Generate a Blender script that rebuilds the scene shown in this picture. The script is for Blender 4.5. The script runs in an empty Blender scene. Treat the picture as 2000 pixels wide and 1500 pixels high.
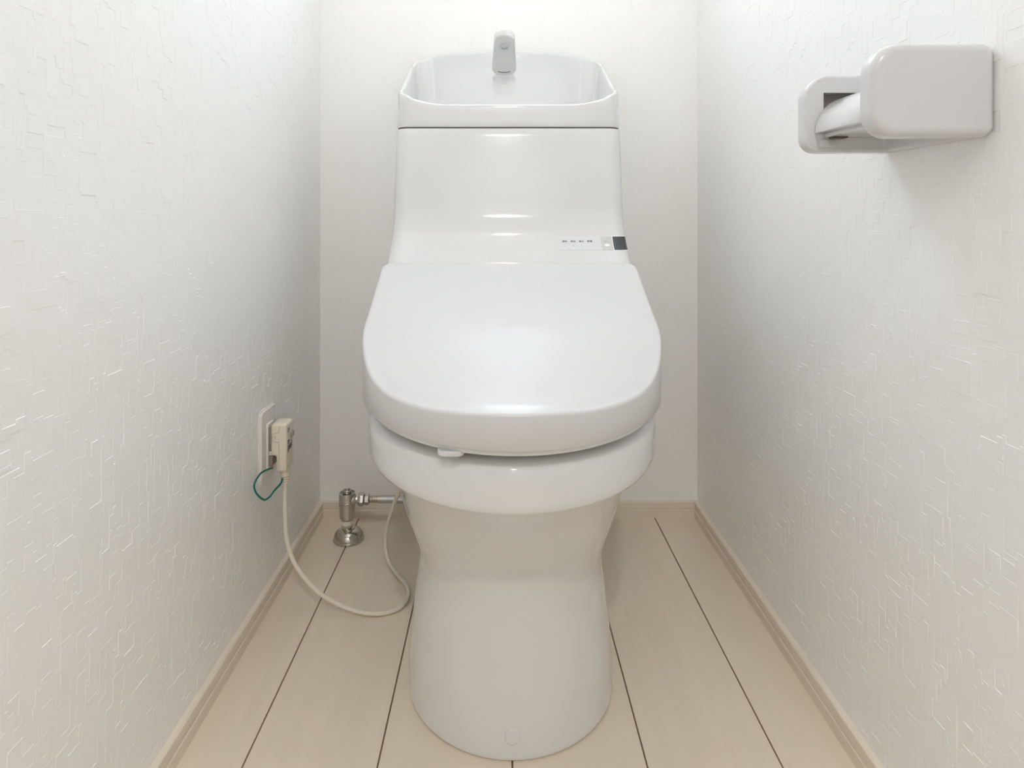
import bpy, bmesh, math, random
import numpy as np
from mathutils import Vector, Matrix

scene = bpy.context.scene
COL = scene.collection

# ------------------------------------------------------------------ camera
CAM_Z = 0.630
cam_d = bpy.data.cameras.new('camera')
cam_d.sensor_fit = 'HORIZONTAL'
cam_d.sensor_width = 36.0
cam_d.lens = 1250.0 / 2000.0 * 36.0
cam_d.shift_x = 23.0 / 2000.0
cam_d.shift_y = -325.0 / 2000.0
cam_d.clip_start = 0.01
cam = bpy.data.objects.new('camera', cam_d)
cam.location = (0, 0, CAM_Z)
cam.rotation_euler = (math.pi / 2, 0, 0)
COL.objects.link(cam)
scene.camera = cam

# ------------------------------------------------------------------ light
SKY_STRENGTH = 17.0
WARM_LAMP_W = 1.1
HALL_FILL_W = 15.0
world = bpy.data.worlds.new('daylight')
scene.world = world
world.use_nodes = True
bg = world.node_tree.nodes['Background']
bg.inputs['Color'].default_value = (0.76, 0.885, 1.0, 1)
bg.inputs['Strength'].default_value = SKY_STRENGTH

vs = scene.view_settings
vs.view_transform = 'Standard'
vs.look = 'None'
vs.gamma = 1.0
vs.use_curve_mapping = False
vs.exposure = 0.24
scene.cycles.max_bounces = 9
scene.cycles.diffuse_bounces = 8
scene.cycles.use_light_tree = False
scene.cycles.glossy_bounces = 2
scene.cycles.caustics_reflective = False
scene.cycles.caustics_refractive = False

# room measures (metres, camera stands at x=0, y=0, looks along +y)
XL, XR, YB, YF, ZC = -0.381, 0.417, 1.352, -0.32, 2.38
WX0, WX1, WZ0, WZ1 = -0.20, 0.24, 1.36, 1.86          # window opening
DX0, DX1, DZ1 = -0.32, 0.36, 2.02                      # doorway behind camera
TX = 0.014                                              # toilet axis

pl = bpy.data.lights.new('window_portal', 'AREA')
pl.shape = 'RECTANGLE'
pl.size, pl.size_y = WX1 - WX0, WZ1 - WZ0
pl.cycles.is_portal = True
po = bpy.data.objects.new('window_portal', pl)
po.location = ((WX0 + WX1) / 2, YB + 0.10, (WZ0 + WZ1) / 2)
po.rotation_euler = (-math.pi / 2, 0, 0)
COL.objects.link(po)

# ------------------------------------------------------------------ helpers
def mat(name, color, rough=0.5, metal=0.0, spec=0.5, coat=0.0, emit=None):
    m = bpy.data.materials.new(name)
    m.use_nodes = True
    b = m.node_tree.nodes['Principled BSDF']
    b.inputs['Base Color'].default_value = (*color, 1)
    b.inputs['Roughness'].default_value = rough
    b.inputs['Metallic'].default_value = metal
    b.inputs['Specular IOR Level'].default_value = spec
    b.inputs['Coat Weight'].default_value = coat
    b.inputs['Coat Roughness'].default_value = 0.03
    if emit:
        b.inputs['Emission Color'].default_value = (*emit[0], 1)
        b.inputs['Emission Strength'].default_value = emit[1]
    return m

def noise_mat(name, color, color2, rough, scale, bump=0.0, spec=0.5, coat=0.0, stretch=(1, 1, 1), metal=0.0, detail=4, dist=0.0005):
    m = mat(name, color, rough, metal, spec, coat)
    nt = m.node_tree
    b = nt.nodes['Principled BSDF']
    tc = nt.nodes.new('ShaderNodeTexCoord')
    mp = nt.nodes.new('ShaderNodeMapping')
    mp.inputs['Scale'].default_value = stretch
    nz = nt.nodes.new('ShaderNodeTexNoise')
    nz.inputs['Scale'].default_value = scale
    nz.inputs['Detail'].default_value = detail
    nt.links.new(tc.outputs['Object'], mp.inputs['Vector'])
    nt.links.new(mp.outputs['Vector'], nz.inputs['Vector'])
    cr = nt.nodes.new('ShaderNodeValToRGB')
    cr.color_ramp.elements[0].position = 0.3
    cr.color_ramp.elements[1].position = 0.7
    cr.color_ramp.elements[0].color = (*color, 1)
    cr.color_ramp.elements[1].color = (*color2, 1)
    nt.links.new(nz.outputs['Fac'], cr.inputs['Fac'])
    nt.links.new(cr.outputs['Color'], b.inputs['Base Color'])
    if bump:
        bp = nt.nodes.new('ShaderNodeBump')
        bp.inputs['Strength'].default_value = bump
        bp.inputs['Distance'].default_value = dist
        nt.links.new(nz.outputs['Fac'], bp.inputs['Height'])
        nt.links.new(bp.outputs['Normal'], b.inputs['Normal'])
    return m

M = {}
M['paper'] = noise_mat('embossed_wallpaper', (0.905, 0.899, 0.885), (0.920, 0.914, 0.901), 0.33, 500, bump=0.25, spec=0.45, dist=0.00008, detail=0)
M['ceiling'] = mat('ceiling_paint', (0.86, 0.855, 0.84), 0.8)
M['plank'] = noise_mat('pale_laminate', (0.755, 0.66, 0.525), (0.785, 0.69, 0.56), 0.28, 9.0, bump=0.0, spec=0.45, stretch=(6, 0.6, 1))
M['joint'] = mat('plank_joint_brown', (0.27, 0.165, 0.12), 0.7)
M['skirting'] = noise_mat('skirting_beige', (0.77, 0.69, 0.58), (0.80, 0.72, 0.61), 0.4, 30)
M['ceramic'] = mat('glazed_ceramic', (0.72, 0.725, 0.725), 0.07, spec=0.5, coat=0.5)
M['resin'] = mat('white_gloss_resin', (0.71, 0.71, 0.71), 0.12, spec=0.5)
M['resin_lid'] = mat('white_lid_resin', (0.645, 0.645, 0.65), 0.28, spec=0.5)
M['resin_warm'] = mat('white_resin', (0.65, 0.65, 0.655), 0.22, spec=0.5)
M['panel'] = mat('panel_film', (0.69, 0.70, 0.715), 0.35)
M['panel_grey'] = mat('panel_grey_film', (0.60, 0.60, 0.60), 0.35)
M['print'] = mat('grey_print', (0.16, 0.16, 0.17), 0.6)
M['print_light'] = mat('light_grey_print', (0.42, 0.42, 0.43), 0.6)
M['white_print'] = mat('white_print', (0.93, 0.93, 0.93), 0.4)
M['black_glass'] = mat('dark_sensor_glass', (0.035, 0.045, 0.05), 0.08)
M['gap'] = mat('dark_gap', (0.10, 0.085, 0.075), 0.8)
M['chrome'] = mat('polished_chrome', (0.60, 0.57, 0.52), 0.09, metal=1.0)
M['satin'] = noise_mat('satin_nickel', (0.60, 0.58, 0.545), (0.66, 0.64, 0.60), 0.33, 60, metal=1.0)
M['ferrule'] = mat('brass_ferrule', (0.52, 0.45, 0.36), 0.3, metal=1.0)
M['hose'] = noise_mat('braided_steel_hose', (0.40, 0.40, 0.41), (0.58, 0.58, 0.59), 0.35, 900, metal=0.8)
M['tape'] = mat('white_seal_ring', (0.85, 0.80, 0.75), 0.5)
M['beige'] = mat('ivory_plastic', (0.78, 0.71, 0.59), 0.38)
M['beige_line'] = mat('ivory_seam', (0.42, 0.35, 0.27), 0.6)
M['cord'] = mat('ivory_cord', (0.76, 0.70, 0.60), 0.42)
M['green'] = mat('green_wire', (0.0, 0.15, 0.125), 0.35)
M['copper'] = mat('copper_strands', (0.45, 0.2, 0.1), 0.35, metal=1.0)
M['button'] = mat('mauve_button', (0.36, 0.31, 0.31), 0.4)
M['plate'] = mat('outlet_plate', (0.82, 0.79, 0.76), 0.35)
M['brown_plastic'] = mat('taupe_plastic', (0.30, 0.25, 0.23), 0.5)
M['frame'] = mat('window_frame_white', (0.82, 0.82, 0.81), 0.35)
M['hall'] = mat('hall_wall', (0.80, 0.80, 0.80), 0.7)
M['lamp_warm'] = mat('warm_lamp_diffuser', (0.9, 0.8, 0.7), 0.5, emit=((1.0, 0.66, 0.36), 14.0))
M['fill_white'] = mat('hall_fill_diffuser', (0.9, 0.9, 0.9), 0.5, emit=((1.0, 0.97, 0.94), 8.0))
# window pane: clear glass that lets the daylight through
mg = bpy.data.materials.new('window_glass'); mg.use_nodes = True
nt = mg.node_tree; nt.nodes.clear()
out = nt.nodes.new('ShaderNodeOutputMaterial'); mx = nt.nodes.new('ShaderNodeMixShader')
tr = nt.nodes.new('ShaderNodeBsdfTransparent'); gl = nt.nodes.new('ShaderNodeBsdfGlossy')
gl.inputs['Roughness'].default_value = 0.02; mx.inputs['Fac'].default_value = 0.06
nt.links.new(tr.outputs[0], mx.inputs[1]); nt.links.new(gl.outputs[0], mx.inputs[2]); nt.links.new(mx.outputs[0], out.inputs[0])
M['glass'] = mg

def link(name, me, m, parent=None, smooth=True, angle=35):
    if smooth and len(me.polygons):
        me.polygons.foreach_set('use_smooth', [True] * len(me.polygons))
        try:
            me.set_sharp_from_angle(angle=math.radians(angle))
        except Exception:
            pass
    elif len(me.polygons):
        me.polygons.foreach_set('use_smooth', [False] * len(me.polygons))
    o = bpy.data.objects.new(name, me)
    COL.objects.link(o)
    if m:
        me.materials.append(m)
    if parent:
        o.parent = parent
        # parts are modelled in world space: keep them there
        o.matrix_parent_inverse = Matrix.Translation(-parent.location) if parent.type == 'EMPTY' else Matrix.Identity(4)
    return o

def mesh(name, V, F, m, parent=None, smooth=True, angle=35):
    me = bpy.data.meshes.new(name)
    me.from_pydata([tuple(v) for v in V], [], F)
    me.validate()
    bm = bmesh.new(); bm.from_mesh(me)
    bmesh.ops.recalc_face_normals(bm, faces=bm.faces)
    bm.to_mesh(me); bm.free()
    return link(name, me, m, parent, smooth, angle)

def thing(name, label, cat, loc):
    o = bpy.data.objects.new(name, None)
    o.empty_display_size = 0.05
    o.location = loc
    COL.objects.link(o)
    o['label'] = label; o['category'] = cat
    return o

def tag(o, label, cat, group=None):
    o['label'] = label; o['category'] = cat
    if group: o['group'] = group
    return o

def struct(o, label, cat):
    o['kind'] = 'structure'; o['label'] = label; o['category'] = cat
    return o

def pchip(xs, ys, x):
    xs = np.asarray(xs, float); ys = np.asarray(ys, float); x = np.asarray(x, float)
    h = np.diff(xs); d = np.diff(ys) / h
    n = len(xs); mm = np.zeros(n)
    for i in range(1, n - 1):
        if d[i - 1] * d[i] > 0:
            w1 = 2 * h[i] + h[i - 1]; w2 = h[i] + 2 * h[i - 1]
            mm[i] = (w1 + w2) / (w1 / d[i - 1] + w2 / d[i])
    mm[0] = d[0]; mm[-1] = d[-1]
    k = np.clip(np.searchsorted(xs, x) - 1, 0, n - 2)
    t = np.clip((x - xs[k]) / h[k], 0, 1)
    h00 = 2 * t**3 - 3 * t**2 + 1; h10 = t**3 - 2 * t**2 + t
    h01 = -2 * t**3 + 3 * t**2; h11 = t**3 - t**2
    return h00 * ys[k] + h10 * h[k] * mm[k] + h01 * ys[k + 1] + h11 * h[k] * mm[k + 1]

def loft(rings, cap0=True, cap1=True, closed=True):
    V, F = [], []
    n = len(rings[0])
    for r in rings: V += [tuple(p) for p in r]
    for j in range(len(rings) - 1):
        for i in range(n if closed else n - 1):
            a = j * n + i; b = j * n + (i + 1) % n
            F.append((a, b, b + n, a + n))
    if cap0: F.append(tuple(range(n - 1, -1, -1)))
    if cap1: F.append(tuple(range((len(rings) - 1) * n, len(rings) * n)))
    return V, F

def ring_normals(P):
    P = np.asarray(P, float); n = len(P); N = np.zeros((n, 2))
    for i in range(n):
        t = P[(i + 1) % n] - P[i - 1]
        L = np.hypot(*t) or 1
        N[i] = (t[1] / L, -t[0] / L)      # outward for a counter-clockwise ring
    return N

def rrect(x0, x1, y0, y1, r, n=8):
    """counter-clockwise rounded rectangle; r = one radius or (bl, br, tr, tl)"""
    if not isinstance(r, (tuple, list)): r = (r,) * 4
    C = [(x0 + r[0], y0 + r[0], math.pi, r[0]), (x1 - r[1], y0 + r[1], 1.5 * math.pi, r[1]),
         (x1 - r[2], y1 - r[2], 0, r[2]), (x0 + r[3], y1 - r[3], 0.5 * math.pi, r[3])]
    P = []
    for cx, cy, a, rr in C:
        for k in range(n + 1):
            t = a + 0.5 * math.pi * k / n
            P.append((cx + rr * math.cos(t), cy + rr * math.sin(t)))
    return P

def slab(outline, w0, w1, r0, r1, xf=None, nf=5):
    """flat plate between w0 and w1 with rounded rims"""
    P = np.asarray(outline, float); N = ring_normals(P)
    rings = []
    e = 0.0006
    def ring(off, w): rings.append([(p[0], p[1], w) for p in P - N * off])
    if r0 > 0:
        ring(r0 + e, w0)
        for k in range(nf + 1):
            a = 0.5 * math.pi * k / nf
            ring(r0 * (1 - math.sin(a)), w0 + r0 * (1 - math.cos(a)))
    else: ring(0, w0)
    if r1 > 0:
        for k in range(nf + 1):
            a = 0.5 * math.pi * k / nf
            ring(r1 * (1 - math.cos(a)), w1 - r1 * (1 - math.sin(a)))
        ring(r1 + e, w1)
    else: ring(0, w1)
    V, F = loft(rings)
    if xf: V = [xf(*v) for v in V]
    return V, F

def tube_vf(pts, rad, seg=12, sub=8, cap=True):
    P = [Vector(p) for p in pts]
    C = []
    for i in range(len(P) - 1):
        p0 = P[max(i - 1, 0)]; p1 = P[i]; p2 = P[i + 1]; p3 = P[min(i + 2, len(P) - 1)]
        for k in range(sub):
            t = k / sub
            C.append(0.5 * ((2 * p1) + (p2 - p0) * t + (2 * p0 - 5 * p1 + 4 * p2 - p3) * t * t + (3 * p1 - p0 - 3 * p2 + p3) * t**3))
    C.append(P[-1])
    rings = []
    up = Vector((0.13, 0.31, 0.94)); prev = None
    for i, c in enumerate(C):
        t = (C[min(i + 1, len(C) - 1)] - C[max(i - 1, 0)]).normalized()
        if prev is None:
            n = t.cross(up).normalized()
        else:
            n = (prev - t * prev.dot(t)).normalized()
        prev = n
        b = t.cross(n)
        r = rad(i / (len(C) - 1)) if callable(rad) else rad
        rings.append([c + (n * math.cos(2 * math.pi * k / seg) + b * math.sin(2 * math.pi * k / seg)) * r for k in range(seg)])
    return loft(rings, cap, cap)

def tube(name, pts, rad, m, parent=None, seg=12, sub=8):
    V, F = tube_vf(pts, rad, seg, sub)
    return mesh(name, V, F, m, parent, angle=60)

def lathe_vf(prof, origin, axis, seg=32, ref=None):
    """prof: list of (radius, distance along the axis)"""
    a = Vector(axis).normalized(); o = Vector(origin)
    u = a.cross(Vector(ref or ((0, 0, 1) if abs(a.z) < 0.9 else (1, 0, 0)))).normalized(); v = a.cross(u)
    rings = [[o + a * h + (u * math.cos(2 * math.pi * k / seg) + v * math.sin(2 * math.pi * k / seg)) * max(r, 1e-5) for k in range(seg)] for r, h in prof]
    return loft(rings)

def lathe(name, prof, origin, axis, m, parent=None, seg=32, angle=35):
    V, F = lathe_vf(prof, origin, axis, seg)
    return mesh(name, V, F, m, parent, angle=angle)

def box_vf(x0, x1, y0, y1, z0, z1):
    V = [(x, y, z) for z in (z0, z1) for y in (y0, y1) for x in (x0, x1)]
    F = [(0, 2, 3, 1), (4, 5, 7, 6), (0, 1, 5, 4), (2, 6, 7, 3), (0, 4, 6, 2), (1, 3, 7, 5)]
    return V, F

def join(parts):
    V, F = [], []
    for v, f in parts:
        k = len(V); V += list(v); F += [tuple(i + k for i in q) for q in f]
    return V, F

def prism(name, poly, w0, w1, bevel, m, parent=None, xf=None, seg=3):
    """polygon (any outline) extruded and bevelled"""
    bm = bmesh.new()
    vs0 = [bm.verts.new((p[0], p[1], w0)) for p in poly]
    f = bm.faces.new(vs0)
    e = bmesh.ops.extrude_face_region(bm, geom=[f])
    bmesh.ops.translate(bm, verts=[v for v in e['geom'] if isinstance(v, bmesh.types.BMVert)], vec=(0, 0, w1 - w0))
    bmesh.ops.recalc_face_normals(bm, faces=bm.faces)
    if bevel > 0:
        bmesh.ops.bevel(bm, geom=list(bm.edges), offset=bevel, segments=seg, profile=0.5, affect='EDGES', clamp_overlap=True)
    if xf:
        for v in bm.verts: v.co = Vector(xf(*v.co))
    bmesh.ops.recalc_face_normals(bm, faces=bm.faces)
    me = bpy.data.meshes.new(name); bm.to_mesh(me); bm.free()
    return link(name, me, m, parent, True, 40)

def rbox(name, x0, x1, y0, y1, z0, z1, bevel, m, parent=None, seg=3):
    return prism(name, [(x0, y0), (x1, y0), (x1, y1), (x0, y1)], z0, z1, bevel, m, parent, None, seg)

# ------------------------------------------------------------------ embossed wallpaper
def relief(U, V, hole, seed, cell=0.0030):
    """random small rectangles pressed into the paper: (u0, u1, v0, v1, height)"""
    rnd = random.Random(seed)
    nu, nv = int(math.ceil(U / cell)), int(math.ceil(V / cell))
    occ = np.zeros((nv, nu), bool)
    hgt = np.zeros((nv, nu))
    if hole:
        occ[int(hole[2] / cell):int(math.ceil(hole[3] / cell)), int(hole[0] / cell):int(math.ceil(hole[1] / cell))] = True
    sizes = [1, 2, 3, 4, 4, 5, 6, 7, 8, 10]
    levels = [0.0, 0.00016, 0.00022, 0.00026, 0.00030, 0.00036, 0.00050]
    R = []
    for j in range(nv):
        row = occ[j]
        i = 0
        while i < nu:
            if row[i]:
                i += 1; continue
            w = rnd.choice(sizes); h = rnd.choice(sizes)
            if w > 6 and h > 6: h = 4
            w = min(w, nu - i); h = min(h, nv - j)
            blk = np.flatnonzero(row[i:i + w])
            if len(blk): w = blk[0]
            occ[j:j + h, i:i + w] = True
            lev = rnd.choice(levels) if i == 0 or rnd.random() < 0.5 else hgt[j, i - 1]
            hgt[j:j + h, i:i + w] = lev
            R.append((i * cell, min((i + w) * cell, U), j * cell, min((j + h) * cell, V), lev + rnd.random() * 0.00005))
            i += w
    return np.array(R)

def paper_wall(name, o, u, v, n, U, V, hole, seed, back_parts, depth=1.0):
    o, u, v, n = map(np.array, (o, u, v, n))
    R = relief(U, V, hole, seed)
    R[:, 4] *= depth
    k = len(R); dip = 0.0004
    q = np.zeros((k, 8, 3))
    for c, (a, b) in enumerate(((0, 2), (1, 2), (1, 3), (0, 3))):
        sa = -1 if a == 0 else 1; sb = -1 if b == 2 else 1
        top = o + R[:, a, None] * u + R[:, b, None] * v + (R[:, 4, None] + 0.0004) * n
        ext = (R[:, 4, None] + dip) * 0.85
        low = o + (R[:, a, None] + sa * ext * 2.6) * u + (R[:, b, None] + sb * ext) * v + (0.0004 - dip) * n
        q[:, c] = top; q[:, 4 + c] = low
    base = np.array([[0, 1, 2, 3], [0, 4, 5, 1], [1, 5, 6, 2], [2, 6, 7, 3], [3, 7, 4, 0]])
    if np.dot(np.cross(u, v), n) < 0: base = base[:, ::-1]
    F = (base[None] + (np.arange(k) * 8)[:, None, None]).reshape(-1, 4)
    Vv = q.reshape(-1, 3)
    bv, bf = join(back_parts)
    nv0 = len(Vv)
    Vv = np.vstack([Vv, np.array(bv, float)])
    F = np.vstack([F, np.array(bf) + nv0])
    me = bpy.data.meshes.new(name)
    me.vertices.add(len(Vv)); me.vertices.foreach_set('co', Vv.astype(np.float32).ravel())
    me.loops.add(F.size); me.loops.foreach_set('vertex_index', F.astype(np.int32).ravel())
    me.polygons.add(len(F)); me.polygons.foreach_set('loop_start', np.arange(0, F.size, 4, dtype=np.int32))
    me.update(calc_edges=True)
    return link(name, me, M['paper'], None, smooth=False)

T = 0.11
wl = paper_wall('wall_left', (XL, YB, 0), (0, -1, 0), (0, 0, 1), (1, 0, 0), YB - YF, ZC, None, 3,
                [box_vf(XL - T, XL, YF - T, YB + T, -0.03, ZC)])
struct(wl, 'embossed white wallpaper wall with the power outlet', 'wall')
wr = paper_wall('wall_right', (XR, YB, 0), (0, -1, 0), (0, 0, 1), (-1, 0, 0), YB - YF, ZC, None, 8,
                [box_vf(XR, XR + T, YF - T, YB + T, -0.03, ZC)])
struct(wr, 'embossed white wallpaper wall with the paper holder', 'wall')
wb = paper_wall('wall_back', (XL, YB, 0), (1, 0, 0), (0, 0, 1), (0, -1, 0), XR - XL, ZC,
                (WX0 - XL, WX1 - XL, WZ0, WZ1), 21,
                [box_vf(XL, XR, YB, YB + T, -0.03, WZ0), box_vf(XL, XR, YB, YB + T, WZ1, ZC),
                 box_vf(XL, WX0, YB, YB + T, WZ0, WZ1), box_vf(WX1, XR, YB, YB + T, WZ0, WZ1)], 0.45)
struct(wb, 'embossed wallpaper wall behind the toilet tank', 'wall')
V, F = join([box_vf(XL, DX0, YF - T, YF, -0.03, ZC), box_vf(DX1, XR, YF - T, YF, -0.03, ZC), box_vf(DX0, DX1, YF - T, YF, DZ1, ZC)])
struct(mesh('wall_front', V, F, M['paper'], None, False), 'white wall with the doorway behind the camera', 'wall')
V, F = box_vf(XL - T, XR + T, YF - T, YB + T, ZC, ZC + 0.05)
struct(mesh('ceiling', V, F, M['ceiling'], None, False), 'plain white ceiling of the toilet room', 'ceiling')

# floor: dark joint bed with pale planks laid on it
V, F = box_vf(XL, XR, YF - T, YB, -0.03, -0.0025)
floor = struct(mesh('floor', V, F, M['joint'], None, False), 'pale cream plank floor with dark brown joints', 'floor')
joints = [XL, -0.296, -0.141, 0.014, 0.169, 0.324, XR]
for a, b in zip(joints[:-1], joints[1:]):
    x0 = a if a == XL else a + 0.0009; x1 = b if b == XR else b - 0.0009
    rbox('floor_plank', x0, x1, YF - T, YB, -0.0024, 0.0, 0.0004, M['plank'], floor, 1)

# skirting boards with a groove along them
SK = [(0, 0), (0.0095, 0), (0.0095, 0.0155), (0.0080, 0.0163), (0.0080, 0.0195), (0.0090, 0.0205), (0.0090, 0.0325), (0.0080, 0.0335), (0, 0.0335)]
def skirting(name, fn, a, b, label):
    rings = [[fn(p, q, s) for p, q in SK] for s in (a, b)]
    V, F = loft(rings)
    return struct(mesh(name, V, F, M['skirting'], None, False), label, 'baseboard')
skirting('baseboard_left', lambda p, q, s: (XL + p + 0.0003, s, q), YF, YB, 'low beige baseboard along the outlet wall')
skirting('baseboard_right', lambda p, q, s: (XR - p - 0.0003, s, q), YF, YB, 'low beige baseboard along the paper holder wall')
skirting('baseboard_back', lambda p, q, s: (s, YB - p - 0.0003, q), XL + 0.0092, XR - 0.0092, 'low beige baseboard behind the toilet')

# window high in the back wall, above the picture
win = struct(thing('window_1', 'small daylight window high in the back wall', 'window', ((WX0 + WX1) / 2, YB + 0.05, WZ0)), 'small daylight window high in the back wall', 'window')
fw = 0.03
V, F = join([box_vf(WX0, WX1, YB + 0.05, YB + 0.09, WZ0, WZ0 + fw), box_vf(WX0, WX1, YB + 0.05, YB + 0.09, WZ1 - fw, WZ1),
             box_vf(WX0, WX0 + fw, YB + 0.05, YB + 0.09, WZ0 + fw, WZ1 - fw), box_vf(WX1 - fw, WX1, YB + 0.05, YB + 0.09, WZ0 + fw, WZ1 - fw)])
mesh('window_frame', V, F, M['frame'], win, False)
V, F = box_vf(WX0 + fw, WX1 - fw, YB + 0.068, YB + 0.072, WZ0 + fw, WZ1 - fw)
mesh('window_pane', V, F, M['glass'], win, False)
V, F = box_vf(WX0, WX1, YB, YB + 0.05, WZ0, WZ0 + 0.006)
mesh('window_sill', V, F, M['frame'], win, False)

# hallway behind the camera, seen only as reflections and soft light
HY = -1.75
V, F = box_vf(-1.3, 1.3, HY - 0.05, HY, -0.03, ZC)
struct(mesh('wall_hall', V, F, M['hall'], None, False), 'plain hallway wall facing the doorway', 'wall')
V, F = join([box_vf(-1.35, -1.3, HY, YF - T, -0.03, ZC), box_vf(1.3, 1.35, HY, YF - T, -0.03, ZC),
             box_vf(-1.3, XL - T, YF - T - 0.02, YF - T, -0.03, ZC), box_vf(XR + T, 1.3, YF - T - 0.02, YF - T, -0.03, ZC)])
struct(mesh('wall_hall_side', V, F, M['hall'], None, False), 'side walls of the hallway behind the camera', 'wall')
V, F = box_vf(-1.35, 1.35, HY - 0.05, YF - T, ZC, ZC + 0.05)
struct(mesh('ceiling_hall', V, F, M['ceiling'], None, False), 'hallway ceiling behind the camera', 'ceiling')
V, F = box_vf(-1.35, 1.35, HY - 0.05, YF - T, -0.03, 0.0)
struct(mesh('floor_hall', V, F, M['plank'], None, False), 'hallway floor behind the camera', 'floor')
V, F = join([box_vf(DX0 - 0.03, DX0, YF - T - 0.012, YF + 0.012, 0, DZ1 + 0.03), box_vf(DX1, DX1 + 0.03, YF - T - 0.012, YF + 0.012, 0, DZ1 + 0.03),
             box_vf(DX0, DX1, YF - T - 0.012, YF + 0.012, DZ1, DZ1 + 0.03)])
struct(mesh('trim_1', V, F, M['frame'], None, False), 'white door frame around the doorway', 'door frame')

# lamps
def ceiling_lamp(x, y, z, r, m, col, watt, name, label):
    t = thing(name, label, 'lamp', (x, y, z))
    lathe('lamp_rim', [(r + 0.012, 0), (r + 0.012, -0.010), (r + 0.004, -0.014), (r, -0.010), (r, 0)], (x, y, z), (0, 0, 1), M['frame'], t)
    lathe('lamp_diffuser', [(r, 0), (r, -0.009), (r * 0.6, -0.016), (0.002, -0.018)], (x, y, z), (0, 0, 1), m, t)
    d = bpy.data.lights.new('lamp_light', 'AREA'); d.shape = 'DISK'; d.size = 2 * r; d.energy = watt; d.color = col
    o = bpy.data.objects.new('lamp_light', d); o.location = (x, y, z - 0.03); COL.objects.link(o)
    o.parent = t; o.matrix_parent_inverse = Matrix.Translation((-x, -y, -z))
ceiling_lamp(0.02, 0.66, ZC, 0.04, M['lamp_warm'], (1.0, 0.74, 0.50), WARM_LAMP_W, 'ceiling_downlight', 'warm round downlight in the toilet room ceiling')
ceiling_lamp(0.03, -1.25, ZC, 0.045, M['fill_white'], (1.0, 0.985, 0.965), HALL_FILL_W, 'hall_fill_lamp', 'added round fill lamp in the hallway, out of view')  # unseen lamp added in the hallway as frontal fill through the doorway

# ------------------------------------------------------------------ toilet
toilet = thing('toilet', 'white one-piece toilet with closed lid and hand-wash tank', 'toilet', (TX, 1.0, 0))

# bowl and pedestal in one ceramic loft
def d_ring(tip, a, L, back, z, nf=40, ns=14, p=2.0, rb=0.03):
    """front ellipse, straight sides, squared back; counter-clockwise seen from above"""
    P = []
    for k in range(2 * nf + 1):
        t = math.pi + math.pi * k / (2 * nf)          # left side, round the front, right side
        c, s = math.cos(t), math.sin(t)
        P.append((a * math.copysign(abs(c) ** (2 / p), c), tip + L + L * math.copysign(abs(s) ** (2 / p), s)))
    for k in range(1, ns):
        P.append((a, tip + L + (back - rb - tip - L) * k / ns))
    for k in range(9):
        t = 0.5 * math.pi * k / 8
        P.append((a - rb + rb * math.cos(t), back - rb + rb * math.sin(t)))
    for k in range(9):
        t = 0.5 * math.pi * (1 + k / 8)
        P.append((-a + rb + rb * math.cos(t), back - rb + rb * math.sin(t)))
    for k in range(ns - 1, 0, -1):
        P.append((-a, tip + L + (back - rb - tip - L) * k / ns))
    return [(TX + x, y, z) for x, y in P]

PED = [  # z, front tip, half width, front length
    (0.000, 0.7420, 0.1370, 0.144), (0.004, 0.7395, 0.1390, 0.144), (0.060, 0.7415, 0.1365, 0.145),
    (0.100, 0.7435, 0.1330, 0.146), (0.140, 0.7440, 0.1285, 0.150), (0.165, 0.7430, 0.1258, 0.154),
    (0.180, 0.7410, 0.1257, 0.158), (0.195, 0.7380, 0.1290, 0.164), (0.215, 0.7320, 0.1370, 0.174), (0.240, 0.7190, 0.1460, 0.190),
    (0.280, 0.6930, 0.1560, 0.212), (0.320, 0.6580, 0.1630, 0.230), (0.342, 0.6340, 0.1665, 0.238)]
pz = [p[0] for p in PED]
zz = np.concatenate([[0, 0.002, 0.004], np.linspace(0.008, 0.342, 58)])
tip = pchip(pz, [p[1] for p in PED], zz); hw = pchip(pz, [p[2] for p in PED], zz); ln = pchip(pz, [p[3] for p in PED], zz)
rings = [d_ring(t, a, l, 1.20 + 0.08 * min(1, z / 0.3), z) for t, a, l, z in zip(tip, hw, ln, zz)]
for z, t, a in ((0.3432, 0.6210, 0.1730), (0.3445, 0.6140, 0.1775), (0.347, 0.6085, 0.1802), (0.351, 0.6060, 0.1814), (0.358, 0.6052, 0.1818),
                (0.376, 0.6050, 0.1818), (0.386, 0.6055, 0.1814), (0.392, 0.6085, 0.1800), (0.3955, 0.613, 0.176), (0.397, 0.620, 0.170)):
    rings.append(d_ring(t, a, 0.240, 1.285, z))
V, F = loft(rings)
mesh('bowl', V, F, M['ceramic'], toilet, angle=70)
# screw cap low on the pedestal front
V, F = lathe_vf([(0.0088, -0.006), (0.0088, 0.0012), (0.0078, 0.0020), (0.001, 0.0022)], (TX, 0.7398, 0.030), (0, -1, 0.01), 32)
mesh('bolt_cap', V, F, M['resin'], toilet)

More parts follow.
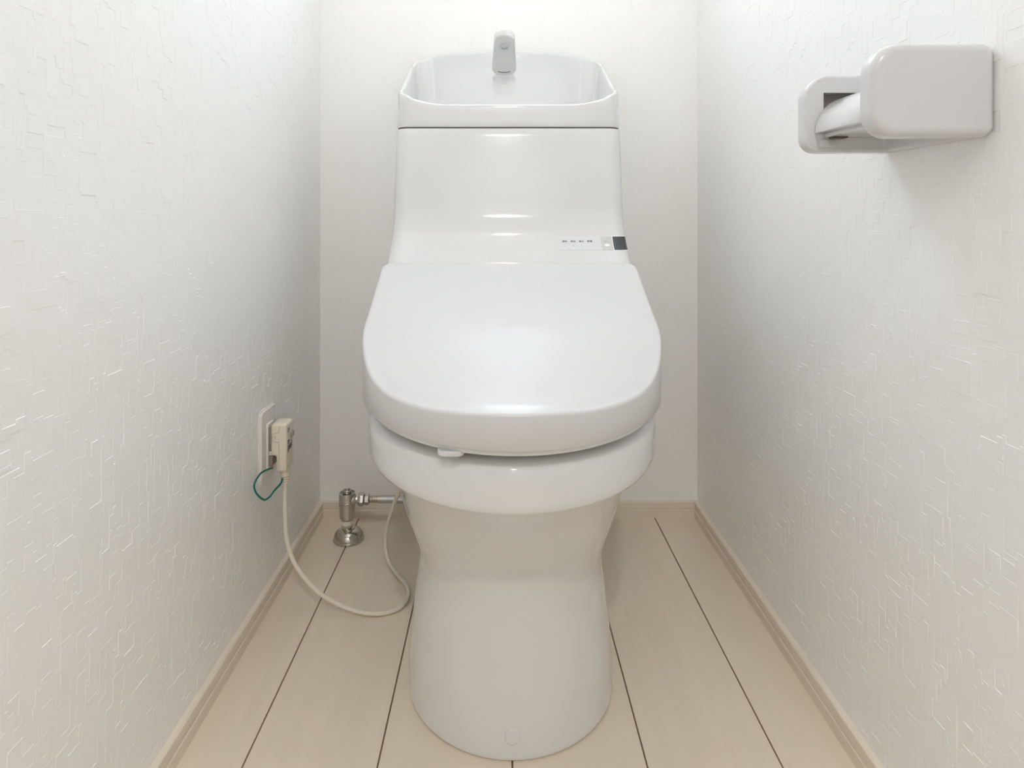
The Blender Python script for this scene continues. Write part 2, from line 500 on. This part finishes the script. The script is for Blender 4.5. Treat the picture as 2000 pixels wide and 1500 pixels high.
# lid: outline with an elliptic front, wedge profile
TIP, HINGE = 0.588, 0.990
def lid_half(t):       # half width at distance t behind the front tip
    if t < 0.250:
        return 0.187 * math.sqrt(max(0, 1 - (1 - t / 0.250) ** 2))
    return 0.187 + 0.009 * (t - 0.25) / 0.152
def lid_outline(shr=0.0, hinge=HINGE, rc=0.014):
    P = []
    L, a = 0.250 - shr, 0.187 - shr
    nf = 44
    for k in range(2 * nf + 1):
        t = math.pi + math.pi * k / (2 * nf)
        P.append((a * math.cos(t), TIP + shr + L + L * math.sin(t)))
    y0 = TIP + 0.25; ah = 0.196 - shr
    def side(y): return a + (ah - a) * ((y - y0) / (HINGE - y0)) ** 1.0
    ye = hinge - rc
    right = [(side(y0 + (ye - y0) * k / 12), y0 + (ye - y0) * k / 12) for k in range(1, 13)]
    corner = [(side(ye) - rc + rc * math.cos(t), ye + rc * math.sin(t)) for t in np.linspace(0.15, math.pi / 2, 7)]
    top = right + corner
    P += top + [(-x, y) for x, y in reversed(top)]
    return P
ET = [-0.02, 0.0, 0.025, 0.060, 0.100, 0.130, 0.160, 0.250, 0.404]
EZ = [0.4505, 0.4500, 0.4478, 0.4490, 0.4550, 0.4640, 0.4760, 0.5060, 0.5600]
def lid_top(x, y):
    t = y - TIP
    ze = float(pchip(ET, EZ, t))
    zc = 0.4500 + 0.275 * t - 0.0035 * math.sin(math.pi * min(1.0, max(0.0, t / 0.18)))
    h = max(lid_half(max(t, 1e-4)), 0.02)
    return zc - (zc - ze) * min(1.0, abs(x) / h) ** 2.0
P = np.array(lid_outline()); N = ring_normals(P)
spine = np.array([(0.0, min(max(y, TIP + 0.10), HINGE - 0.02)) for x, y in P])
rings = []
ZB = 0.4125
rings.append([(TX + p[0], p[1], ZB + 0.012) for p in P - N * 0.014])
rings.append([(TX + p[0], p[1], ZB) for p in P - N * 0.006])
rings.append([(TX + p[0], p[1], ZB + 0.0008) for p in P - N * 0.0025])
rings.append([(TX + p[0], p[1], ZB + 0.003) for p in P - N * 0.0004])
rl = 0.0055
for k in range(7):
    a = 0.5 * math.pi * k / 6
    off = rl * (1 - math.cos(a))
    Q = P - N * off
    rings.append([(TX + q[0], q[1], lid_top(p[0], p[1]) - rl * 0.75 * (1 - math.sin(a))) for q, p in zip(Q, P)])
Q0 = P - N * rl
for f in (0.06, 0.14, 0.25, 0.4, 0.58, 0.78, 0.94):
    Q = Q0 + (spine - Q0) * f
    rings.append([(TX + q[0], q[1], lid_top(q[0], q[1])) for q in Q])
V, F = loft(rings, True, False)
# close along the spine
last = len(rings) - 1; n = len(P)
spv = [(TX, s[1], lid_top(0, s[1])) for s in spine]
k0 = len(V); V += spv
for i in range(n):
    a = last * n + i; b = last * n + (i + 1) % n
    F.append((a, b, k0 + (i + 1) % n, k0 + i))
me_l = mesh('lid', V, F, M['resin_lid'], toilet, angle=50)
bm = bmesh.new(); bm.from_mesh(me_l.data); bmesh.ops.remove_doubles(bm, verts=bm.verts, dist=1e-6)
bmesh.ops.recalc_face_normals(bm, faces=bm.faces); bm.to_mesh(me_l.data); bm.free()

# seat under the lid, its rim just showing
V, F = slab([(TX + x, y) for x, y in lid_outline(0.006, 0.93)], 0.4075, 0.4150, 0.003, 0.001)
seat = mesh('seat', V, F, M['resin'], toilet, angle=50)
V, F = slab(rrect(TX - 0.074, TX - 0.048, TIP + 0.016, TIP + 0.056, 0.008), 0.4035, 0.409, 0.002, 0.001)
mesh('seat_bumper', V, F, M['resin_warm'], seat)

# tank and washing unit, one swept front
TP = [(0.400, 0.998), (0.540, 1.000), (0.5565, 1.007), (0.563, 1.0135), (0.576, 1.0300), (0.592, 1.0480), (0.610, 1.0630), (0.635, 1.0745), (0.680, 1.0835), (0.790, 1.1060)]
TZ = [p[0] for p in TP]; TY = [p[1] for p in TP]
TA, TR, TB = 0.1960, 0.024, 1.338
def tfront(z): return float(pchip(TZ, TY, z))
def tank_ring(z, shr=0.0):
    return [(TX + x, y, z) for x, y in rrect(-TA + shr, TA - shr, tfront(z) + shr, TB - shr, (TR, TR, 0.03, 0.03), 10)]
rings = [tank_ring(z) for z in np.concatenate([np.linspace(0.4, 0.54, 6), np.linspace(0.548, 0.66, 40), np.linspace(0.672, 0.7825, 10)])]
rings.append(tank_ring(0.7838, 0.0006)); rings.append(tank_ring(0.7843, 0.0018))
V, F = loft(rings)
mesh('tank', V, F, M['resin'], toilet, angle=60)
# dark seam between tank and basin
V, F = loft([tank_ring(0.7840, 0.0022), tank_ring(0.7874, 0.0022)])
mesh('seam', V, F, M['gap'], toilet)

# hand-wash basin on top
yf0 = tfront(0.787)
O = rrect(-TA, TA, yf0, TB, (0.030, 0.030, 0.045, 0.045), 16)
# refine straight runs
def densify(P, step):
    out = []
    for i in range(len(P)):
        a = np.array(P[i]); b = np.array(P[(i + 1) % len(P)])
        n = max(1, int(np.hypot(*(b - a)) / step))
        for k in range(n): out.append(tuple(a + (b - a) * k / n))
    return out
O = np.array(densify(O, 0.008)); NO = ring_normals(O)
def sm(t): t = min(1, max(0, t)); return t * t * (3 - 2 * t)
def rim_z(x, y):
    ax = abs(x)
    zf = 0.8265 + 0.026 * max(0, (ax - 0.122) / (TA - 0.122)) ** 1.6
    zs = 0.8525 + 0.546 * (y - (yf0 + 0.030))
    if y > TB - 1e-4: zs = float(pchip([0, 0.096, 0.149, 0.20], [0.977, 0.9736, 0.968, 0.960], ax))
    return zf if y < yf0 + 0.030 else zs
RZ = np.array([rim_z(*p) for p in O])
for _ in range(6): RZ = 0.25 * np.roll(RZ, 1) + 0.5 * RZ + 0.25 * np.roll(RZ, -1)
rings = []
def br(off, z): rings.append([(TX + p[0], p[1], zz_) for p, zz_ in zip(O - NO * off, z)])
one = np.ones(len(O))
br(0.0016, one * 0.7865); br(0.0005, one * 0.7870); br(0.0, one * 0.7885)
for f in (0.25, 0.5, 0.75): br(0.0012 * f, 0.7885 + (RZ - 0.006 - 0.7885) * f)
br(0.0012, RZ - 0.006); br(0.0020, RZ - 0.0028); br(0.0038, RZ - 0.0006); br(0.0058, RZ); br(0.0080, RZ - 0.0010); br(0.0094, RZ - 0.0035); br(0.0102, RZ - 0.008)
I0 = O - NO * 0.0102; Z0 = RZ - 0.008; cen = np.array([0, 0.5 * (yf0 + TB) + 0.01])
for f, sx, sy in ((0.3, 0.985, 0.97), (0.6, 0.965, 0.93), (0.85, 0.93, 0.87), (0.96, 0.87, 0.79), (1.0, 0.78, 0.68), (1.02, 0.4, 0.35)):
    Q = cen + (I0 - cen) * np.array([sx, sy])
    rings.append([(TX + q[0], q[1], z0 + (0.795 - z0) * f) for q, z0 in zip(Q, Z0)])
V, F = loft(rings)
mesh('hand_wash_basin', V, F, M['ceramic'], toilet, angle=60)

# spout rising from the basin's back wall
bx = Vector((TX - 0.006, 1.302, 0.9195)); tipp = Vector((TX - 0.006, 1.176, 0.9640))
ly = (tipp - bx).normalized(); lx = Vector((1, 0, 0)); lz = lx.cross(ly); 
if lz.z < 0: lz = -lz
SL = (tipp - bx).length
def sp(x, y, z): return bx + lx * x + ly * y + lz * z
pts = []
for k in range(25):
    t = math.pi * k / 24
    pts.append((0.0195 * math.cos(t), SL - 0.0195 + 0.0195 * math.sin(t)))
for k in range(25):
    t = math.pi + math.pi * k / 24
    pts.append((0.0245 * math.cos(t), 0.020 + 0.024 * math.sin(t)))
V, F = slab(pts, 0.0, 0.018, 0.003, 0.006, sp)
spout = mesh('spout', V, F, M['resin'], toilet, angle=50)
nz = sp(0, SL - 0.033, 0)
V, F = lathe_vf([(0.0092, -0.001), (0.0090, 0.0035), (0.0080, 0.0045), (0.0060, 0.0045), (0.0052, 0.002), (0.0046, 0.002), (0.0001, 0.0022)], nz, -lz, 32)
nozzle = mesh('nozzle', V, F, M['resin_warm'], spout)
V, F = lathe_vf([(0.0050, 0.0018), (0.0050, 0.0027), (0.0034, 0.0027), (0.0034, 0.0018)], nz, -lz, 32)
mesh('nozzle_ring', V, F, M['print_light'], nozzle)
sl = []
for k in range(13):
    x = -0.0125 + 0.025 * k / 12
    sl.append((x, 0.0145 - 0.0035 * (1 - (x / 0.0125) ** 2)))
V, F = [], []
for x, y in sl: V += [sp(x, y - 0.0011, -0.0003), sp(x, y + 0.0011, -0.0003), sp(x, y + 0.0011, 0.002), sp(x, y - 0.0011, 0.002)]
for k in range(12):
    for q in range(4): F.append((4 * k + q, 4 * k + (q + 1) % 4, 4 * k + 4 + (q + 1) % 4, 4 * k + 4 + q))
F += [(0, 1, 2, 3), (48, 51, 50, 49)]
mesh('drain_slot', V, F, M['gap'], spout, False)

# control strip on the sloping shoulder of the tank
def tank_pt(x, z, lift):
    """point on the tank front at x from the axis; walks round the corner when x exceeds the flat part"""
    y = tfront(z); e = 1e-3
    dy = (tfront(z + e) - tfront(z - e)) / (2 * e)
    flat = TA - TR
    if abs(x) <= flat:
        p = Vector((TX + x, y, z)); n = Vector((0, -1, dy)).normalized()
    else:
        s = (abs(x) - flat) / TR
        a = min(s, 1.57)
        p = Vector((TX + math.copysign(flat + TR * math.sin(a), x), y + TR * (1 - math.cos(a)), z))
        n = Vector((math.copysign(math.sin(a), x), -math.cos(a), dy * math.cos(a))).normalized()
    return p + n * lift, n
def patch(name, x0, x1, z0, z1, lift, m, parent, nx=16, nzs=8, shear=0.0):
    V, F = [], []
    for layer in (lift, -0.0010):
        for j in range(nzs + 1):
            for i in range(nx + 1):
                z = z0 + (z1 - z0) * j / nzs
                x = x0 + (x1 - x0) * i / nx + shear * (1 - j / nzs)
                V.append(tank_pt(x, z, layer)[0])
    w = nx + 1; L = w * (nzs + 1)
    for j in range(nzs):
        for i in range(nx):
            a = j * w + i
            F.append((a, a + 1, a + 1 + w, a + w))
            F.append((L + a, L + a + w, L + a + 1 + w, L + a + 1))
    edge = [i for i in range(w)] + [j * w + nx for j in range(1, nzs + 1)] + [nzs * w + i for i in range(nx - 1, -1, -1)] + [j * w for j in range(nzs - 1, 0, -1)]
    for k in range(len(edge)):
        a, b = edge[k], edge[(k + 1) % len(edge)]
        F.append((a, b, L + b, L + a))
    return mesh(name, V, F, m, parent, angle=30)
PZ0, PZ1 = 0.5775, 0.5985
panel = patch('control_panel', 0.080, 0.1505, PZ0, PZ1, 0.0003, M['panel'], toilet)
panel['label'] = 'pale strip of indicator labels'
grey = patch('flush_button', 0.1510, 0.1685, PZ0, PZ1, 0.0003, M['panel_grey'], toilet)
grey['label'] = 'light grey flush button'
sens_rim = patch('sensor_rim', 0.1690, 0.2000, PZ0 - 0.0012, PZ1 + 0.0012, 0.0003, M['white_print'], toilet)
sens = patch('sensor_window', 0.1703, 0.1985, PZ0, PZ1, 0.0006, M['black_glass'], toilet)
sens['label'] = 'black glass sensor window'

def text_mesh(txt, size, place, m, parent, name):
    cu = bpy.data.curves.new(name, 'FONT'); cu.body = txt; cu.size = size; cu.align_x = 'CENTER'; cu.align_y = 'CENTER'
    cu.extrude = 0.00005; cu.offset = size * 0.012
    o = bpy.data.objects.new(name, cu); COL.objects.link(o)
    bpy.context.view_layer.update()
    dg = bpy.context.evaluated_depsgraph_get()
    me = bpy.data.meshes.new_from_object(o.evaluated_get(dg))
    bpy.data.objects.remove(o); bpy.data.curves.remove(cu)
    for v in me.vertices: v.co = place(*v.co)
    me.materials.clear()
    return link(name, me, m, parent, False)
def on_tank(xc, zc, lift):
    p, n = tank_pt(xc, zc, lift)
    u = Vector((1, 0, 0)); v = n.cross(u)
    if v.z < 0: v = -v
    return lambda x, y, z: p + u * x + v * y + n * z
for k, w in enumerate(('運転', '便座', '温水', '節電')):
    xc = 0.0915 + 0.0136 * k
    text_mesh(w, 0.0044, on_tank(xc, 0.5908, 0.0004), M['print'], panel, 'printed_word')
    p, n = tank_pt(xc, 0.5838, 0.0003)
    V, F = lathe_vf([(0.0008, -0.0002), (0.0008, 0.0002), (0.0001, 0.0002)], p, n, 12)
    mesh('indicator_dot', V, F, M['print_light'], panel)
text_mesh('流す', 0.0042, on_tank(0.1595, 0.5905, 0.0004), M['print_light'], grey, 'printed_word')
pf = on_tank(0.1600, 0.5850, 0.0003)
V, F = slab(rrect(-0.0040, 0.0040, -0.0026, 0.0026, 0.0025, 6), -0.0002, 0.0003, 0, 0, pf)
mesh('button_mark', V, F, M['white_print'], grey)

# ------------------------------------------------------------------ paper holder
holder = thing('paper_holder', 'white plastic toilet paper holder without a roll on the wall', 'paper holder', (0.405, 0.61, 0.699))
xz = lambda u, v, w: (u, w, v)
V, F = slab(rrect(0.3115, 0.4163, 0.6980, 0.7770, (0.020, 0.010, 0.010, 0.026), 12), 0.536, 0.556, 0.0075, 0.003, xz, 8)
mesh('side_arm', V, F, M['resin_warm'], holder, angle=60)
V, F = slab(rrect(0.321, 0.4155, 0.6985, 0.7800, (0.016, 0.004, 0.004, 0.026), 12), 0.674, 0.692, 0.003, 0.003, xz, 6)
far = mesh('side_arm', V, F, M['resin_warm'], holder, angle=60)
# real pocket in the far arm
cb = bpy.data.objects.new('cutter', bpy.data.meshes.new('cutter'))
V, F = box_vf(0.3405, 0.388, 0.664, 0.686, 0.742, 0.7615); cb.data.from_pydata(V, [], F); COL.objects.link(cb)
md = far.modifiers.new('b', 'BOOLEAN'); md.object = cb; md.operation = 'DIFFERENCE'; md.solver = 'EXACT'
bpy.context.view_layer.update()
me = bpy.data.meshes.new_from_object(far.evaluated_get(bpy.context.evaluated_depsgraph_get()))
far.modifiers.clear(); me.set_sharp_from_angle(angle=math.radians(40)); far.data = me
bpy.data.objects.remove(cb)
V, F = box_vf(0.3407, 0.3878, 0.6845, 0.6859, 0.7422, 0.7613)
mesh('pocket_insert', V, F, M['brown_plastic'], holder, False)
rbox('back_plate', 0.4055, 0.4165, 0.552, 0.690, 0.6990, 0.7765, 0.003, M['resin_warm'], holder)
prof = [(0.331, 0.7185)]
for k in range(1, 13):
    t = 0.5 * math.pi * k / 12
    prof.append((0.331 + 0.034 * (1 - math.cos(t)), 0.7185 + 0.0375 * math.sin(t)))
prof += [(0.390, 0.756), (0.393, 0.753), (0.393, 0.7185)]
spindle = prism('spindle', prof, 0.550, 0.6735, 0.0008, M['resin'], holder, xz, 2)
prism('spindle_underside', [(0.341, 0.7142), (0.390, 0.7142), (0.390, 0.7186), (0.341, 0.7186)], 0.552, 0.6735, 0.0006, M['resin_warm'], spindle, xz, 2)
prism('spindle_slot', [(0.345, 0.7126), (0.360, 0.7126), (0.360, 0.7143), (0.345, 0.7143)], 0.662, 0.672, 0, M['gap'], spindle, xz)
tabp = [(0.336, 0.7040)] + [(0.350 + 0.004 * math.sin(t), 0.7080 - 0.004 * math.cos(t)) for t in np.linspace(0, math.pi, 10)] + [(0.336, 0.7120)]
tab = prism('release_tab', tabp, 0.6730, 0.675, 0.0005, M['resin_warm'], holder, xz, 2)
lathe('tab_dot', [(0.0021, 0), (0.0021, 0.0006), (0.0001, 0.0007)], (0.349, 0.673, 0.7080), (0, -1, 0), M['panel_grey'], tab, 20)

# ------------------------------------------------------------------ outlet and plug
yz = lambda u, v, w: (w, u, v)
outlet = thing('wall_outlet', 'pale slim power outlet plate on the left wall', 'outlet', (XL, 1.04, 0.264))
V, F = slab(rrect(1.006, 1.073, 0.204, 0.323, 0.009, 8), XL + 0.0006, XL + 0.0022, 0, 0.0006, yz)
mesh('back_frame', V, F, M['plate'], outlet)
V, F = slab(rrect(1.0075, 1.0715, 0.2055, 0.3215, 0.009, 8), XL + 0.0018, XL + 0.0055, 0, 0.0022, yz)
mesh('cover_plate', V, F, M['plate'], outlet)
rbox('socket_body', XL + 0.005, XL + 0.0090, 1.027, 1.051, 0.226, 0.298, 0.0008, M['plate'], outlet)
rbox('earth_terminal', XL + 0.0095, XL + 0.016, 1.026, 1.050, 0.231, 0.248, 0.001, M['brown_plastic'], outlet)

plug = thing('power_plug', 'ivory power plug box with cord and green earth wire', 'plug', (XL + 0.01, 1.038, 0.224))
PX = XL + 0.0098
body = [(-0.3660, 0.2495), (-0.3575, 0.2495), (-0.3575, 0.2245), (-0.3410, 0.2245), (-0.3405, 0.3000), (-0.3660, 0.3000)]
prism('housing', body, 1.020, 1.056, 0.0042, M['beige'], plug, xz, 4)
prism('foot', [(-0.3700, 0.2495), (-0.3650, 0.2495), (-0.3650, 0.2555), (-0.3700, 0.2555)], 1.023, 1.053, 0.0006, M['beige'], plug, xz, 1)
rbox('prong_base', PX, -0.3655, 1.026, 1.050, 0.256, 0.294, 0.001, M['brown_plastic'], plug)
sy = 1.0200
seam = [(-0.3525, 0.2965), (-0.3525, 0.2885), (-0.3545, 0.2865), (-0.3600, 0.2855), (-0.3635, 0.2830), (-0.3640, 0.2790), (-0.3635, 0.2745), (-0.3605, 0.2720), (-0.3545, 0.2710), (-0.3525, 0.2690), (-0.3525, 0.2290)]
tube('seam_line', [(x, sy, z) for x, z in seam], 0.00028, M['beige_line'], plug, 6, 4)
tube('latch_mark', [(-0.3600, sy, 0.2765), (-0.3600, sy, 0.2815), (-0.3585, sy, 0.2815), (-0.3585, sy, 0.2765), (-0.3600, sy, 0.2765)], 0.00022, M['beige_line'], plug, 6, 1)
# printing and test button on the face turned to the room
rnd = random.Random(5)
FX = -0.3404
def facebar(y0, y1, z0, z1, m, name='printed_line'):
    V, F = box_vf(FX - 0.0003, FX + 0.0004, y0, y1, z0, z1)
    mesh(name, V, F, m, plug, False)
for z, ys in ((0.2905, ((1.026, 1.033),)), (0.2880, ((1.026, 1.034),)), (0.2855, ((1.026, 1.030),)), (0.2715, ((1.025, 1.033), (1.042, 1.045))), (0.2690, ((1.025, 1.034),)),
              (0.2665, ((1.025, 1.033), (1.042, 1.046))), (0.2630, ((1.026, 1.046),)), (0.2608, ((1.026, 1.044),)), (0.2586, ((1.026, 1.046),)), (0.2564, ((1.026, 1.043),)), (0.2540, ((1.026, 1.030),))):
    for a, b in ys: facebar(a, b, z, z + 0.0013, M['print'])
lathe('test_button', [(0.0052, -0.001), (0.0052, 0.0022), (0.0040, 0.0036), (0.0001, 0.0042)], (FX, 1.0425, 0.2790), (1, 0, 0), M['button'], plug, 24)
# strain relief with ribs
cx_, cy_ = -0.3488, 1.038
prof = [(0.0075, 0.004), (0.0075, -0.010)]
for k in range(4):
    z = -0.010 - 0.0036 * k
    prof += [(0.0072 - 0.0004 * k, z), (0.0072 - 0.0004 * k, z - 0.0022), (0.0048, z - 0.0024), (0.0048, z - 0.0034)]
prof += [(0.0046, -0.0255), (0.0030, -0.0265)]
lathe('strain_relief', prof, (cx_, cy_, 0.2240), (0, 0, 1), M['beige'], plug, 24)
cord = [(cx_, cy_, 0.202), (-0.3488, 1.038, 0.185), (-0.3485, 1.036, 0.153), (-0.3425, 1.030, 0.107), (-0.3230, 1.020, 0.071), (-0.2830, 1.010, 0.036), (-0.2340, 1.008, 0.0125),
        (-0.1920, 1.011, 0.0042), (-0.1625, 1.0255, 0.0042), (-0.1525, 1.0560, 0.0042), (-0.1590, 1.0870, 0.0042), (-0.1830, 1.1260, 0.0042), (-0.2040, 1.1640, 0.0070),
        (-0.2115, 1.180, 0.030), (-0.2085, 1.180, 0.059), (-0.1945, 1.170, 0.106), (-0.1830, 1.160, 0.140), (-0.1740, 1.150, 0.220), (-0.1730, 1.140, 0.300), (-0.1740, 1.14, 0.400)]
tube('cord', cord, 0.0036, M['cord'], plug, 12, 10)
earth = [(-0.3640, 1.0225, 0.2300), (-0.3680, 1.0066, 0.2328), (-0.3725, 0.9928, 0.2321), (-0.3740, 0.9740, 0.2248), (-0.3720, 0.9748, 0.2112), (-0.3660, 0.9903, 0.1935),
         (-0.3610, 1.0028, 0.1928), (-0.3570, 1.0119, 0.1985), (-0.3520, 1.0256, 0.2035), (-0.3505, 1.0308, 0.2102)]
tube('earth_wire', earth, 0.0015, M['green'], plug, 10, 8)
tube('bare_strands', [(-0.3640, 1.0240, 0.2310), (-0.3645, 1.0250, 0.2335), (-0.3625, 1.0260, 0.2360)], 0.0008, M['copper'], plug, 8, 4)

# ------------------------------------------------------------------ stop valve and hose
VX, VY = -0.297, 1.254
valve = thing('stop_valve', 'chrome water stop valve standing on the floor by the corner', 'valve', (VX, VY, 0))
lathe('flange', [(0.0295, 0.0), (0.0295, 0.0025), (0.0287, 0.0032), (0.0287, 0.0040), (0.0282, 0.0075), (0.0265, 0.0125), (0.0225, 0.0170), (0.0165, 0.0200), (0.0124, 0.0210), (0.0120, 0.0232), (0.0100, 0.0238)],
      (VX, VY, 0.0005), (0, 0, 1), M['chrome'], valve, 48)
VX -= 0.0030
lathe('riser_pipe', [(0.0105, 0.012), (0.0105, 0.034)], (VX, VY, 0), (0, 0, 1), M['chrome'], valve, 32)
lathe('seal_ring', [(0.0096, 0.0295), (0.0106, 0.0300), (0.0109, 0.0320), (0.0106, 0.0340), (0.0109, 0.0360), (0.0106, 0.0380), (0.0096, 0.0385)], (VX, VY, 0), (0, 0, 1), M['tape'], valve, 32)
lathe('valve_body', [(0.0100, 0.0380), (0.0118, 0.0388), (0.0138, 0.0420), (0.0145, 0.0460), (0.0147, 0.0620), (0.0154, 0.0640), (0.0157, 0.0660), (0.0157, 0.0750), (0.0150, 0.0756), (0.0150, 0.0764), (0.0156, 0.0770), (0.0156, 0.0786), (0.0150, 0.0792), (0.0150, 0.0800), (0.0156, 0.0806), (0.0156, 0.0905), (0.0152, 0.0918), (0.0136, 0.0918), (0.0128, 0.0890), (0.0090, 0.0890)],
      (VX, VY, 0), (0, 0, 1), M['satin'], valve, 40)
lathe('stem', [(0.0086, 0.086), (0.0086, 0.0925), (0.0080, 0.0935), (0.0086, 0.0945), (0.0084, 0.0960), (0.0074, 0.0970), (0.0060, 0.0970), (0.0054, 0.0950), (0.0001, 0.0950)], (VX, VY, 0), (0, 0, 1), M['chrome'], valve, 32)
HZ = 0.0780
lathe('outlet_neck', [(0.0110, 0.010), (0.0105, 0.0150), (0.0075, 0.0185), (0.0070, 0.024)], (VX, VY, HZ), (1, 0, 0), M['satin'], valve, 32)
# hexagonal union nuts
def hexnut(name, x0, x1, r, m, bulge=0.0):
    prof = [(r * 0.80, x0), (r, x0 + 0.0015), (r + bulge, (x0 + x1) / 2), (r, x1 - 0.0015), (r * 0.80, x1)]
    a = Vector((1, 0, 0))
    rings = [[Vector((VX + h, VY + q * math.cos(math.pi / 3 * k + math.pi / 6 * 0.2), HZ + q * math.sin(math.pi / 3 * k + math.pi / 6 * 0.2))) for k in range(6)] for q, h in prof]
    V, F = loft(rings)
    return mesh(name, V, F, m, valve, False)
hexnut('union_nut', 0.0215, 0.0340, 0.0122, M['satin'], 0.0008)
hexnut('hose_nut', 0.0345, 0.0440, 0.0108, M['satin'])
hose = thing('supply_hose', 'grey braided water hose from the stop valve to the toilet', 'hose', (VX + 0.045, VY, HZ))
prof = [(0.0060, 0.0435), (0.0066, 0.0445)]
for k in range(4):
    h = 0.0455 + 0.0035 * k
    prof += [(0.0068, h), (0.0068, h + 0.0018), (0.0060, h + 0.0022), (0.0060, h + 0.0030)]
prof += [(0.0068, 0.0600), (0.0068, 0.0675), (0.0062, 0.0680)]
lathe('ferrule', prof, (VX, VY, HZ), (1, 0, 0), M['ferrule'], hose, 24)
tube('braided_tube', [(VX + 0.066, VY, HZ), (VX + 0.09, VY, HZ), (VX + 0.115, VY, HZ - 0.0018), (VX + 0.135, VY, HZ - 0.006), (VX + 0.16, VY, HZ - 0.010), (VX + 0.20, VY - 0.005, HZ - 0.012)], 0.0072, M['hose'], hose, 16, 8)
